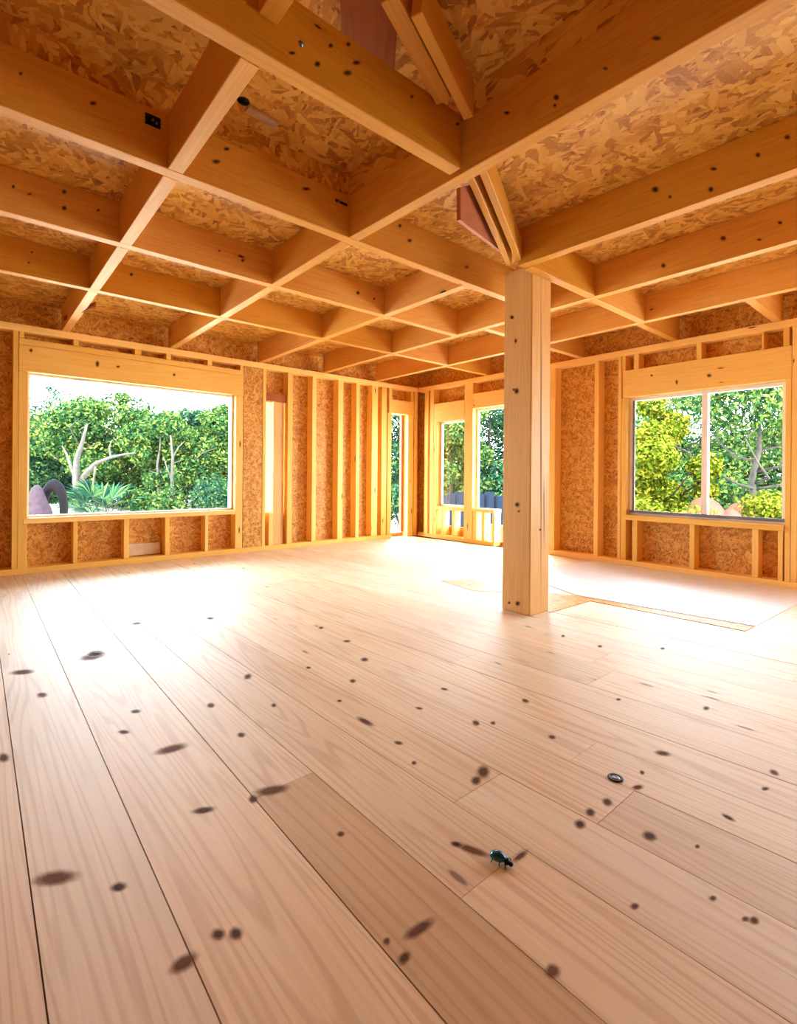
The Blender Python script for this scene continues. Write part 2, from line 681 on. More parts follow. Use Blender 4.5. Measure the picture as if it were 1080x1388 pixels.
yn = Y0 - EY
prism([(X0 - EX, YR), (XB + EX, YR), (XB + EX, YA + EY), (X0 - EX, YA + EY)], DECK, DECK + TOP)
prism([(xr(yn), yn), (XB + EX, yn), (XB + EX, YR), (xr(YR), YR)], DECK, DECK + TOP)
prism([(X0 - EX, yn), (xr(yn), yn), (xr(YR), YR), (X0 - EX, YR)], RB, RB + TOP)
prism([(X0 - EX, YR - .018), (xr(YR), YR - .018), (xr(YR), YR), (X0 - EX, YR)], DECK, RB)
prism([(xr(yn), yn), (xr(yn) + .018, yn), (xr(YR) + .018, YR), (xr(YR), YR)], DECK + TOP, RB)
bmesh.ops.recalc_face_normals(bm, faces=bm.faces[:])
bm.normal_update()
box_uv(bm, 0, (3, 8))
me = bpy.data.meshes.new('ceiling')
bm.to_mesh(me)
bm.free()
link('ceiling', me, OSBC)['kind'] = 'structure'

# floor: separate pine boards with open joints in one floor
def seam_x(x1, y):
    """board edges fan very slightly; x1 is the edge's place at y = 1"""
    s = 0.006 if x1 <= 0.67 else max(-0.082, 0.006 - 0.055 * (x1 - 0.67) / 0.75 if x1 < 1.6 else -0.055 - 0.016 * (x1 - 1.6))
    return x1 + s * (y - 1.0)


edges = [-2.68, -2.42, -2.18, -1.9, -1.64, -1.36, -1.1, -0.84, -0.6, -0.36, -0.13, .113, .353, .668, .885, 1.13, 1.365, 1.60, 1.80, 2.01,
         2.27, 2.54, 2.8, 3.05, 3.34, 3.62, 3.9, 4.18, 4.46, 4.75, 5.02, 5.3, 5.6, 5.9]
bm = bmesh.new()
uvl = bm.loops.layers.uv.verify()
tl = bm.loops.layers.float_color.new('tint')
rl = bm.verts.layers.float.new('rim')
rng = random.Random(21)
forced = {(0.668): [1.42, 6.3]}
for i in range(len(edges) - 1):
    e0, e1 = edges[i], edges[i + 1]
    cuts = [Y0]
    if abs(e0 - .668) < 1e-6:
        cuts += [1.46, 4.9]
    elif abs(e0 - .885) < 1e-6:
        cuts += [.80, 3.6]
    elif abs(e0 - 1.13) < 1e-6:
        cuts += [1.05, 4.2]
    elif abs(e0 - 1.365) < 1e-6:
        cuts += [.72, 3.2]
    elif abs(e0 - 2.01) < 1e-6:
        cuts += [1.85, 4.4]
    elif e0 < .66 and e0 > -.2:
        cuts += [5.2]
    else:
        y = Y0 + rng.uniform(1.2, 3.6)
        while y < YA:
            cuts.append(y)
            y += rng.uniform(2.2, 4)
    cuts.append(YA + .12)
    gap = 0.0012
    for a, b in zip(cuts, cuts[1:]):
        g0 = {2.01: .004, 3.34: .007, .113: .002, .353: .002, .668: .0026}.get(e0, gap)
        ys = [a + 0.0006, b - 0.0006]
        zt = rng.uniform(-0.0006, 0)
        vs = [bm.verts.new((seam_x(e0, ys[0]) + g0, ys[0], zt)), bm.verts.new((seam_x(e1, ys[0]) - gap, ys[0], zt)),
              bm.verts.new((seam_x(e1, ys[1]) - gap, ys[1], zt)), bm.verts.new((seam_x(e0, ys[1]) + g0, ys[1], zt))]
        lo = [bm.verts.new((v.co.x, v.co.y, -0.022)) for v in vs]
        fs = [bm.faces.new(vs)] + [bm.faces.new((vs[(k + 1) % 4], vs[k], lo[k], lo[(k + 1) % 4])) for k in range(4)]
        val = rng.uniform(.90, 1.06)
        warm = rng.uniform(-.03, .03)
        if abs(e0 - .668) < 1e-6 and a < 0:
            val, warm = .66, .15
        if abs(e0 - 1.365) < 1e-6 and a < 0:
            val, warm = .80, .04
        if abs(e0 - 1.13) < 1e-6 and 1 < a < 2:
            val, warm = .86, .05
        if e0 < .66 and e0 > -.2:
            val = rng.uniform(.98, 1.04)
        off = rnd_off()
        for f in fs:
            for l in f.loops:
                c = l.vert.co
                l[uvl].uv = (c.y + off[0], c.x + off[1] + (c.z if f is not fs[0] else 0))
                l[tl] = (val * (1 + warm), val, val * (1 - warm * 1.4), 1)
# the knots one can pick out, on the boards they sit in: px centre, half sizes, tilt in the photograph
KN = [(75, 1190, 36, 11, -8), (161, 1202, 13, 7, -12), (232, 1015, 26, 6, -14), (276, 1098, 18, 5, -8), (296, 1266, 11, 9, 0),
      (320, 1265, 11, 10, 0), (249, 1305, 25, 11, -32), (368, 1071, 27, 7, -10), (343, 1083, 7, 6, 0), (327, 996, 6, 4, 0),
      (371, 956, 4, 3, 0), (336, 917, 6, 4, -20), (184, 964, 8, 3, -5), (462, 1130, 6, 4, 0), (524, 1275, 5, 6, 40), (30, 911, 18, 4, -5),
      (286, 956, 6, 4, 0), (57, 942, 8, 4, 0), (168, 992, 9, 3, 0), (655, 1046, 10, 10, -50), (645, 1058, 8, 7, 0), (786, 1117, 9, 7, 20),
      (800, 1101, 8, 6, 25), (823, 1087, 8, 6, 25), (864, 1067, 9, 4, -5), (870, 1047, 4, 3, 30), (749, 1316, 12, 11, 40),
      (568, 1259, 27, 9, -32), (548, 1298, 12, 8, -50), (712, 950, 6, 3, 20), (748, 999, 6, 3, 10), (645, 980, 6, 4, 20), (561, 1034, 4, 3, 0),
      (668, 980, 4, 3, 0), (880, 1133, 12, 7, 20), (987, 1108, 12, 3, 28), (1049, 1047, 8, 4, 25), (1037, 1069, 6, 3, 0), (957, 960, 5, 3, 0),
      (838, 948, 4, 2, 0), (898, 1021, 12, 4, 10), (763, 862, 3, 2, 0), (813, 876, 4, 2, 0), (898, 879, 4, 2, 0), (568, 960, 6, 2, 10),
      (602, 934, 6, 2, 10), (5, 1027, 9, 7, 0), (945, 1147, 4, 3, 0), (470, 869, 6, 2, 0), (435, 851, 4, 2, 0), (494, 894, 6, 3, 0),
      (478, 923, 5, 3, 0), (540, 1007, 7, 3, 10), (495, 978, 14, 4, 25), (418, 905, 4, 2, 0), (460, 950, 4, 2, 0), (1022, 1247, 8, 6, 20),
      (640, 1152, 28, 6, 20), (705, 1160, 14, 5, -35), (618, 1144, 9, 4, 12), (1010, 1245, 6, 4, 0), (860, 1228, 7, 5, 0), (966, 1217, 6, 4, 0),
      (285, 838, 6, 2, 0), (185, 845, 8, 2, -5), (130, 885, 14, 4, -6), (125, 890, 20, 5, -10)]
krng = random.Random(4)
for (kx, ky, ka, kb, tilt) in KN:
    tr_ = math.radians(tilt)
    n = 22
    mid = at_z(kx, ky, 0.0006)
    cv = bm.verts.new(mid)
    rim = []
    for k in range(n):
        th = 2 * math.pi * k / n
        j = 1.22 * krng.uniform(.96, 1.04)
        dx, dy = math.cos(th) * ka * j, math.sin(th) * kb * j
        q = at_z(kx + dx * math.cos(tr_) - dy * math.sin(tr_), ky + dx * math.sin(tr_) + dy * math.cos(tr_), 0.0006)
        rv = bm.verts.new(q)
        rv[rl] = 1.0
        rim.append(rv)
    big = ka * kb > 110
    c = (.17, .072, .038, 1) if big else (.10, .045, .028, 1)
    for k in range(n):
        f = bm.faces.new((cv, rim[(k + 1) % n], rim[k]))
        f.normal_update()
        if f.normal.z < 0:
            f.normal_flip()
        f.material_index = 1
        for l in f.loops:
            l[tl] = c
            l[uvl].uv = (l.vert.co.y, l.vert.co.x)
me = bpy.data.meshes.new('floor')
bm.to_mesh(me)
bm.free()
fl = link('floor', me, [FLOORM, KNOT])
fl['kind'] = 'structure'
multi_box('floor_underlay', [((X0 - .02, XB + .16), (Y0 - .02, YA + .16), (-.06, -.023))], DARKW, 1)

# ------------------------------------------------------------------ ceiling beams
WB = 0.07
ZB = (HT + 0.001, HT + BH)


def xbeam(y, x0, x1, label, cat='ceiling beam', name='ceiling_beam', group='long ceiling beams', w=WB, top=None, mat=BEAM):
    return lumber(name, (x0, x1), (y, y + w), (ZB[0], top or ZB[1]), mat, 0, label=label, cat=cat, group=group)


def ybeam(x, y0, y1, label, cat='ceiling block', name='ceiling_block', group='blocks between the ceiling beams', w=WB, mat=BEAM):
    return lumber(name, (x, x + w), (y0, y1), ZB, mat, 1, label=label, cat=cat, group=group)


YB0, YB1, YB2, YB3 = 1.605, 2.515, 3.52, 4.555
XM, XR0, XR1, XR2, XR3 = .70, 1.74, 2.84, 3.78, 4.725
g = 0.001
BM0 = xbeam(YB0, X0, XR0 - g, 'pine beam nearest overhead, from the top left to the crossing before the post')
BM1 = xbeam(YB1, X0, XR2 - g, 'long pine beam carrying the black bracket, from the left edge to the post top')
BM2 = xbeam(YB2, X0, XR2 - g, 'long pine beam just behind the one with the black bracket')
BM3 = xbeam(YB3, X0, XR2 - g, 'long pine beam closest to the wall with the big plain window')
# beams running the other way on the right
CR0 = skew('ceiling_beam', [(1.885, Y0), (1.955, Y0), (XR0 + WB, YB1 - g), (XR0, YB1 - g)], ZB, BEAM,
     label='cross beam from the crossing before the post up to the top right corner', cat='ceiling beam', group='cross beams on the right')
CR1 = skew('ceiling_beam', [(3.0, Y0), (3.07, Y0), (XR1 + WB, 2.085), (XR1, 2.085)], ZB, BEAM,
     label='cross beam that ends on top of the post and runs to the right edge', cat='ceiling beam', group='cross beams on the right')
CR2 = lumber('ceiling_beam', (XR2, XR2 + WB), (Y0, YA - .0), ZB, BEAM, 1, label='cross beam passing just behind the post', cat='ceiling beam',
       group='cross beams on the right')
lumber('ceiling_beam', (XR3, XR3 + WB), (Y0, YA - .0), ZB, BEAM, 1, label='cross beam closest to the wall with the two-pane window', cat='ceiling beam',
       group='cross beams on the right')
# blocks of the left half
rows = [('beside the black bracket', YB0 + WB, YB1), ('behind the bracket beam', YB1 + WB, YB2), ('in the third bay', YB2 + WB, YB3), ('against the left wall', YB3 + WB, YA + .05)]
cols = [('leftmost', XM), ('second', XR0 - .01), ('third', XR1 - .02)]
for ci, (cn, x) in enumerate(cols):
    for ri, (rn, a, b) in enumerate(rows):
        if ri == 0 and ci != 0:
            continue
        ybeam(x, a + g, b - g, {0: 'short pine block %s, in the leftmost line of blocks', 1: 'short pine block %s, in the line ending over the big window',
                                2: 'short pine block %s, in the line aimed at the wall studs'}[ci] % rn)
lumber('ceiling_block', (XM + .03, XM + .03 + WB), (Y0, YB0 - g), (2.555, HT + BH), BEAM, 1, label='shallow pine block cut off by the top edge, beyond the nearest overhead beam', cat='ceiling block', group='blocks between the ceiling beams')
# blocks of the right half
def xblock(y, x0, x1, label):
    xbeam(y, x0, x1, label, 'ceiling block', 'ceiling_block', 'blocks between the ceiling beams')
xblock(2.028, 2.918, XR2 - g, 'short block between the post and the beam behind it, grey-shaded side')
xblock(2.05, XR2 + WB + g, XR3 - g, 'middle short block in the line running from the post to the right wall')
xblock(2.10, XR3 + WB + g, XB + .05, 'last short block of the line from the post, resting on the right wall plate')
xblock(1.215, XR3 + WB + g, XB + .05, 'short block above the header of the two-pane window')
xblock(3.17, XR2 + WB + g, XR3 - g, 'small block seen just left of the post between two cross beams')
xblock(3.17, XR3 + WB + g, XB + .05, 'last small block right of the post, on the right wall plate')
xblock(YB3, XR2 + WB + g, XR3 - g, 'short block continuing the beam nearest the big window toward the room corner')
xblock(YB3 + .06, XR3 + WB + g, XB + .05, 'short block nearest the room corner, ending on the right wall plate')

# diagonal hip boards over the crossing
A_ = at_x(690, 337, 2.83); B_ = at_x(637, 243, 1.90)
stick('hip_board', (A_[0], A_[1], 2.52), (B_[0], B_[1], 2.56), .035, .13, BEAM, label='slanting hip board between the crossing and the post, left one of the pair', cat='rafter', group='hip boards over the crossing')
A2 = at_x(703, 340, 2.83); B2 = at_x(653, 243, 1.90)
stick('hip_board', (A2[0], A2[1], 2.535), (B2[0], B2[1], 2.575), .04, .15, BEAM, label='slanting hip board between the crossing and the post, right one of the pair', cat='rafter', group='hip boards over the crossing')

wp = [Vector(on_plane(x, y, B_, A_, .05)) for x, y in ((624, 254), (640, 250), (692, 345), (680, 341), (624, 298))]
nrm_ = Vector((-(A_[1] - B_[1]), A_[0] - B_[0], 0)).normalized()
wc = sum(wp, Vector()) / len(wp)
bm = bmesh.new()
f0 = [bm.verts.new(p - wc) for p in wp]
f1 = [bm.verts.new(p - wc + nrm_ * .02) for p in wp]
bm.faces.new(f0)
bm.faces.new(f1)
for i in range(5):
    bm.faces.new((f0[i], f0[(i + 1) % 5], f1[(i + 1) % 5], f1[i]))
bmesh.ops.recalc_face_normals(bm, faces=bm.faces[:])
bm.normal_update()
box_uv(bm, 0, rnd_off())
me = bpy.data.meshes.new('hip_web')
bm.to_mesh(me)
bm.free()
tag(link('hip_web', me, DARKW, None, wc), 'reddish triangular web board left of the hip boards by the post', 'board')
P1 = at_z(628, 150, 2.70); Q1 = at_z(566, -30, 2.78)
stick('hip_board', (1.68, 1.50, 2.66), (Q1[0], Q1[1], 2.72), .045, .16, BEAM, label='slanting hip board rising past the crossing to the top edge, lighter right one', cat='rafter', group='hip boards over the crossing')
P2 = at_z(585, 130, 2.72); Q2 = at_z(528, -30, 2.76)
stick('hip_board', (P2[0], P2[1] - .08, 2.70), (Q2[0], Q2[1], 2.74), .07, .12, BEAM, label='slanting hip board at the top edge, darker left one beside a black gap', cat='rafter', group='hip boards over the crossing')
P3 = at_z(500, 90, 2.76); Q3 = at_z(500, -40, 2.80)
stick('brown_board', (P3[0], P3[1], 2.76), (Q3[0], Q3[1], 2.79), .22, .02, DARKW, label='wide red-brown board under the deck at the top edge, left of the hip boards', cat='board')

# the post
POST = lumber('timber_post', (3.03, 3.27), (2.10, 2.345), (0, 2.51), POSTM, 2, bevel=.006, label='square pine post standing free on the floor under the beam crossing', cat='post')

# knots that can be picked out on single timbers, set into the timber's own mesh
def add_knots(o, hit, pts, out):
    bm = bmesh.new()
    bm.from_mesh(o.data)
    tl = bm.loops.layers.float_color.get('tint') or bm.loops.layers.float_color.new('tint')
    rl = bm.verts.layers.float.get('rim') or bm.verts.layers.float.new('rim')
    inv = Matrix.Translation(-o.location)
    k_ = len(o.data.materials)
    out = Vector(out) * .0007
    for q in pts:
        px, py, a, b = (*q, q[2])[:4] if len(q) == 3 else q
        c = bm.verts.new(inv @ (Vector(hit(px, py)) + out))
        rim = []
        n = 14
        for k in range(n):
            t = 2 * math.pi * k / n
            rv = bm.verts.new(inv @ (Vector(hit(px + math.cos(t) * a * 1.2, py + math.sin(t) * b * 1.2)) + out))
            rv[rl] = 1.0
            rim.append(rv)
        for k in range(n):
            f = bm.faces.new((c, rim[k], rim[(k + 1) % n]))
            f.normal_update()
            if f.normal.dot(out) < 0:
                f.normal_flip()
            f.material_index = k_
            for l in f.loops:
                l[tl] = (.05, .018, .008, 1)
    bm.to_mesh(o.data)
    bm.free()
    o.data.materials.append(KNOT)


def fy(y):
    return lambda px, py: at_y(px, py, y)


def fx(x):
    return lambda px, py: at_x(px, py, x)


add_knots(BM0, fy(YB0), [(430, 87, 5), (471, 99, 7, 5), (483, 85, 7, 4), (448, 62, 4), (472, 60, 4), (396, 72, 6, 3), (558, 131, 3), (620, 168, 3)], (0, -1, 0))
add_knots(BM1, fy(YB1), [(126, 140, 6, 4), (232, 210, 4), (233, 216, 2), (247, 219, 3), (293, 219, 7, 4), (307, 202, 5, 3), (28, 100, 3), (632, 362, 4, 3), (555, 326, 4, 3),
                         (542, 306, 3), (415, 256, 7, 3)], (0, -1, 0))
add_knots(BM2, fy(YB2), [(18, 253, 3), (87, 260, 4), (87, 282, 4), (40, 263, 4, 2), (133, 285, 3, 2), (485, 397, 3), (507, 405, 2), (297, 340, 2), (329, 353, 3)], (0, -1, 0))
add_knots(BM3, fy(YB3), [(43, 342, 2), (39, 356, 2), (178, 372, 3), (300, 395, 2)], (0, -1, 0))
add_knots(CR0, lambda px, py: on_plane(px, py, (1.885, Y0), (XR0, YB1), 0), [(754, 132, 5), (752, 143, 3), (820, 93, 5, 3), (890, 52, 8, 4), (687, 153, 5, 3)], (-1, -.03, 0))
add_knots(CR1, lambda px, py: on_plane(px, py, (3.0, Y0), (XR1, 2.085), 0), [(1067, 186, 5, 4), (1027, 210, 4), (967, 229, 6, 3), (963, 257, 4), (888, 257, 6, 5), (908, 267, 3)], (-1, -.03, 0))
add_knots(CR2, fx(XR2), [(899, 360, 4), (980, 323, 5, 4), (1029, 325, 4, 2), (1057, 302, 4, 3)], (-1, 0, 0))
add_knots(POST, fx(3.03), [(700, 530, 4, 5), (701, 684, 4), (703, 693, 2), (701.5, 818, 4), (690, 817, 2.5), (694, 430, 3), (699, 462, 2, 4), (696, 528, 2)], (-1, 0, 0))
add_knots(POST, fy(2.10), [(732, 718, 2), (733, 590, .9, 235), (737, 690, .6, 60)], (0, -1, 0))

# ------------------------------------------------------------------ left wall framing
ZT = (2.365, HT)
lumber('top_plate', (X0, XB), (YA, YA + DEP - .012), ZT, STUD, 0, label='long top plate of the wall with the big plain window', cat='wall plate')
lumber('bottom_plate', (X0, A_DOOR[0]), (YA - .01, YA + DEP), (0, .06), STUD, 0, label='floor plate along the wall with the big plain window', cat='wall plate')


def astud(p0, p1, label, z=(.06, 2.365), name='wall_stud', cat='wall stud', group='studs of the left wall', d=(0, DEP), mat=STUD, raw=False):
    a, b = (p0, p1) if raw else (xa(p0), xa(p1))
    return lumber(name, (a + .0008, b - .0008), (YA + d[0], YA + d[1]), z, mat, None, label=label, cat=cat, group=group)


astud(16.5, 24.5, 'full-height stud left of the big plain window, outer one of the pair')
astud(24.5, 37.5, 'jack stud forming the left jamb of the big plain window', (.06, 1.98))
astud(319.5, 329.3, 'jack stud forming the right jamb of the big plain window', (.06, 1.98))
HDA = lumber('window_header', (xa(24.7), xa(329.3)), (YA - .004, YA + DEP), (1.981, 2.235), STUD, 0, label='wide header beam over the big plain window', cat='header')
lumber('header_plate', (xa(24.7), xa(329.3)), (YA, YA + DEP), (2.237, 2.30), STUD, 0, label='flat plate lying on the header of the big plain window', cat='wall plate')
for i, (p, q) in enumerate([(25, 32), (98.5, 105.5), (181.6, 190.7), (224.4, 231), (280.4, 287), (324.8, 329.2)]):
    astud(p, q, '%s tiny cripple stud above the big window header, counted from the left' % ['first', 'second', 'third', 'fourth', 'fifth', 'sixth'][i],
          (2.301, 2.364), 'cripple_stud', 'cripple stud', 'cripples above the big window')
lumber('window_sill_plate', (A_WIN[0] - .03, A_WIN[1] - .001), (YA - .006, YA + DEP), (.49, .544), STUD, 0, label='sill plate under the big plain window', cat='sill')
for i, (p, q) in enumerate([(99.9, 106), (168.7, 176), (224.5, 231), (278.8, 283)]):
    astud(p, q, '%s cripple stud below the big plain window sill, counted from the left' % ['first', 'second', 'third', 'fourth'][i], (.061, .489), 'cripple_stud', 'cripple stud', 'cripples below the big window')
lumber('osb_panel', (xa(330), xa(355.5)), (YA + .004, YA + .02), (.06, 2.364), OSBW, 2, bevel=0, label='narrow full-height strand board panel between the big window and the slit', cat='panel')
astud(355.7, 360.3, 'thin stud on the left side of the bright vertical slit')
astud(365, 371, 'short stud under the bright vertical slit', (.061, .485), group='studs of the left wall')
astud(373, 387, 'wide flat board lining the right side of the bright vertical slit', (.06, 2.0), 'jamb_board', 'board', None, (.05, .09), POSTM)
astud(361, 389, 'rough dark block above the bright vertical slit', (1.958, 2.06), 'slit_header', 'block', None, (.03, .14), DARKW)
astud(389.5, 396.4, 'stud just right of the bright vertical slit')
astud(422.9, 428.6, 'first stud standing between two open strand board bays right of the slit')
astud(458, 464.8, 'second stud standing between two open strand board bays right of the slit')
astud(482.5, 487, 'third, thin stud in the row right of the slit')
astud(503.8, 512, 'fourth, double-width stud in the row right of the slit, under a cross beam')
astud(517, 524, 'king stud left of the corner doorway')
astud(525.2, 530.6, 'jack stud forming the left jamb of the corner doorway', (.06, 1.97))
lumber('door_header', (5.0, 5.52), (YA - .004, YA + DEP), (1.972, 2.19), STUD, 0, label='header beam over the corner doorway in the left wall', cat='header')
astud(5.0, 5.06, 'tiny cripple above the corner doorway header, on the left end', (2.191, 2.364), 'cripple_stud', 'cripple stud', None, raw=True)
astud(5.46, 5.52, 'tiny cripple above the corner doorway header, on the right end', (2.191, 2.364), 'cripple_stud', 'cripple stud', None, raw=True)
astud(5.40, 5.52, 'brightly lit jamb stud on the right side of the corner doorway', (0, 1.97), raw=True)
astud(5.535, 5.61, 'stud in the room corner at the end of the left wall', (0, 2.364), raw=True)

# ------------------------------------------------------------------ right wall framing
lumber('top_plate', (XB + .001, XB + DEP - .012), (Y0, YA - .001), ZT, STUD, 1, label='long top plate of the wall with the two-pane window', cat='wall plate')
lumber('bottom_plate', (XB - .01, XB + DEP), (Y0, yb(744) - .002), (0, .06), STUD, 1, label='floor plate under the two-pane window, right of the post', cat='wall plate')
lumber('bottom_plate', (XB - .01, XB + DEP), (yb(671), YA - .02), (0, .06), STUD, 1, label='floor plate in the corner under the small tall windows', cat='wall plate')


def bstud(p0, p1, label, z=(.06, 2.365), name='wall_stud', cat='wall stud', group='studs of the right wall', d=(0, DEP), mat=STUD):
    a, b = yb(p1), yb(p0)
    return lumber(name, (XB + d[0], XB + d[1]), (a + .0008, b - .0008), z, mat, None, label=label, cat=cat, group=group)


bstud(575, 580, 'stud in the room corner at the start of the right wall')
bstud(582.5, 587.3, 'king stud left of the first small tall window by the corner')
bstud(587.5, 592, 'jack stud forming the left jamb of the first small tall window', (.06, 1.845))
lumber('window_header', (XB - .004, XB + DEP), (yb(629) + .001, yb(588)), (1.846, 2.13), STUD, 1, label='short header over the first small tall window by the corner', cat='header')
lumber('window_sill_plate', (XB - .006, XB + DEP), (yb(629) + .002, yb(592) - .002), (.46, .509), STUD, 1, label='sill plate of the first small tall window by the corner', cat='sill')
bstud(598, 601.5, 'left cripple stud below the first small tall window', (.061, .459), 'cripple_stud', 'cripple stud', 'cripples below the corner windows')
bstud(613, 616.5, 'right cripple stud below the first small tall window', (.061, .459), 'cripple_stud', 'cripple stud', 'cripples below the corner windows')
bstud(629, 640.6, 'broad stud between the two tall corner windows')
lumber('window_header', (XB - .004, XB + DEP), (yb(751), yb(640.8)), (1.981, 2.20), STUD, 1, label='header over the second tall corner window, running behind the post', cat='header')
lumber('window_sill_plate', (XB - .03, XB + DEP), (yb(671.5), yb(641) - .002), (.47, .52), STUD, 1, label='broken-off stub of sill in the second tall corner window', cat='sill')
bstud(641.5, 646, 'stub cripple at the left under the broken sill of the second corner window', (.061, .469), 'cripple_stud', 'cripple stud', 'cripples below the corner windows')
bstud(653, 657, 'stub cripple in the middle under the broken sill of the second corner window', (.061, .469), 'cripple_stud', 'cripple stud', 'cripples below the corner windows')
bstud(667.5, 671, 'stub cripple at the end of the broken sill, just left of the post', (.061, .469), 'cripple_stud', 'cripple stud', 'cripples below the corner windows')
bstud(744.2, 752, 'stud seen directly right of the post')
bstud(805, 811, 'lone stud between two strand board bays right of the post')
bstud(837, 841.5, 'king stud left of the two-pane window')
bstud(841.8, 849, 'jack stud forming the left jamb of the two-pane window', (.06, 1.89))
bstud(1064, 1072, 'jack stud forming the right jamb of the two-pane window', (.06, 1.89))
bstud(1072.4, 1081, 'king stud at the right edge, beside the two-pane window', (.06, 2.365))
HDB = lumber('window_header', (XB - .004, XB + DEP), (yb(1072.2), yb(838) - .045), (1.891, 2.195), STUD, 1, label='deep header beam over the two-pane window', cat='header')
for i, (p, q) in enumerate([(842, 847), (858, 864.7), (942.5, 949.7), (1031, 1034), (1060, 1069)]):
    bstud(p, q, '%s tiny cripple above the two-pane window header, counted from the post side' % ['first', 'second', 'third', 'fourth', 'fifth'][i],
          (2.196, 2.364), 'cripple_stud', 'cripple stud', 'cripples above the two-pane window')
lumber('window_sill_plate', (XB - .03, XB + DEP), (yb(1063.6), yb(849) - .001), (.515, .569), STUD, 1, label='sill plate under the two-pane window', cat='sill')
for i, (p, q) in enumerate([(857.5, 864.7), (935, 942), (1020, 1029), (1055, 1062)]):
    bstud(p, q, '%s cripple stud below the two-pane window, counted from the post side' % ['first', 'second', 'third', 'fourth'][i],
          (.061, .514), 'cripple_stud', 'cripple stud', 'cripples below the two-pane window')

add_knots(HDA, fy(YA - .004), [(160, 497, 3, 2), (236, 508, 2.5), (42, 475, 3), (132, 493, 3, 5)], (0, -1, 0))
add_knots(HDB, fx(XB - .004), [(961, 509, 4, 3), (917, 518, 2, 4), (883, 509, 2)], (-1, 0, 0))
# ------------------------------------------------------------------ windows
def frame_boxes_y(y0, y1, x0, x1, z0, z1, t):
    return [((x0, x1), (y0, y0 + t), (z0, z1)), ((x0, x1), (y1 - t, y1), (z0, z1)), ((x0, x1), (y0 + t, y1 - t), (z0, z0 + t)), ((x0, x1), (y0 + t, y1 - t), (z1 - t, z1))]


def part(name, boxes, mat, parent, grain=0):
    o = multi_box(name, boxes, mat, grain, None, parent)
    return o


W2 = empty('window_2', (0, 0, 0), None, None, None, 'structure')
y0, y1, z0, z1 = B_BIG[0] + .003, B_BIG[1] - .003, .572, 1.888
xa0, xa1 = XB + .075, XB + .125
part('window_frame', frame_boxes_y(y0, y1, xa0, xa1, z0, z1, .035), WHITE, W2)
ym = (yb(947) + yb(955.5)) / 2
part('mullion', [((xa0 - .004, xa1), (ym - .028, ym + .028), (z0 + .035, z1 - .035))], WHITE, W2)
part('bottom_track', [((xa0 - .02, xa0 - .001), (y0 + .01, y1 - .01), (z0 + .02, z0 + .05))], GREYV, W2)
part('sash_rail', [((xa0 - .012, xa0 - .001), (y1 - .06, y1 - .037), (z0 + .05, z1 - .035))], GREYV, W2)
part('pane', [((xa0 + .02, xa0 + .026), (y0 + .035, ym - .028), (z0 + .035, z1 - .035))], GLASS, W2)
part('pane', [((xa0 + .02, xa0 + .026), (ym + .028, y1 - .035), (z0 + .035, z1 - .035))], GLASS, W2)

W1 = empty('window_1', (0, 0, 0), None, None, None, 'structure')
x0, x1, z0, z1 = A_WIN[0] + .002, A_WIN[1] - .002, .546, 1.978
ya0, ya1 = YA + .09, YA + .135
part('window_frame', [((x0, x0 + .018), (ya0, ya1), (z0, z1)), ((x1 - .018, x1), (ya0, ya1), (z0, z1)), ((x0 + .018, x1 - .018), (ya0, ya1), (z0, z0 + .018)), ((x0 + .018, x1 - .018), (ya0, ya1), (z1 - .018, z1))], WHITE, W1)
part('pane', [((x0 + .018, x1 - .018), (ya0 + .02, ya0 + .026), (z0 + .018, z1 - .018))], GLASS, W1)

W3 = empty('window_3', (0, 0, 0), None, None, None, 'structure')
y0, y1, z0, z1 = B_ONE[0] + .002, B_ONE[1] - .002, .512, 1.843
part('window_frame', frame_boxes_y(y0, y1, XB + .08, XB + .12, z0, z1, .028), WHITE, W3)
part('pane', [((XB + .1, XB + .106), (y0 + .028, y1 - .028), (z0 + .028, z1 - .028))], GLASS, W3)
W4 = empty('window_4', (0, 0, 0), None, None, None, 'structure')
part('window_frame', [((XB + .08, XB + .12), (yb(641) - .03, yb(641) - .002), (.522, 1.979)), ((XB + .08, XB + .12), (yb(744) + .002, yb(744) + .03), (.522, 1.979)),
                      ((XB + .08, XB + .12), (yb(744) + .03, yb(641) - .03), (1.95, 1.979))], WHITE, W4)
lumber('door_trim', (5.352, 5.392), (YA + .10, YA + .155), (.07, 1.965), DARKW, 2, label='brown upright trim strip in the corner doorway', cat='trim strip')

# ------------------------------------------------------------------ small things inside
def poly_slab(name, pts, z0, z1, mat, **kw):
    c = Vector((sum(p[0] for p in pts) / len(pts), sum(p[1] for p in pts) / len(pts), z0))
    bm = bmesh.new()
    lo = [bm.verts.new((p[0] - c.x, p[1] - c.y, 0)) for p in pts]
    hi = [bm.verts.new((p[0] - c.x, p[1] - c.y, z1 - z0)) for p in pts]
    bm.faces.new(lo)
    bm.faces.new(hi)
    n = len(pts)
    for i in range(n):
        bm.faces.new((lo[i], lo[(i + 1) % n], hi[(i + 1) % n], hi[i]))
    bmesh.ops.recalc_face_normals(bm, faces=bm.faces[:])
    box_uv(bm, 1, rnd_off())
    me = bpy.data.meshes.new(name)
    bm.to_mesh(me)
    bm.free()
    o = link(name, me, mat, None, c)
    return tag(o, **kw)


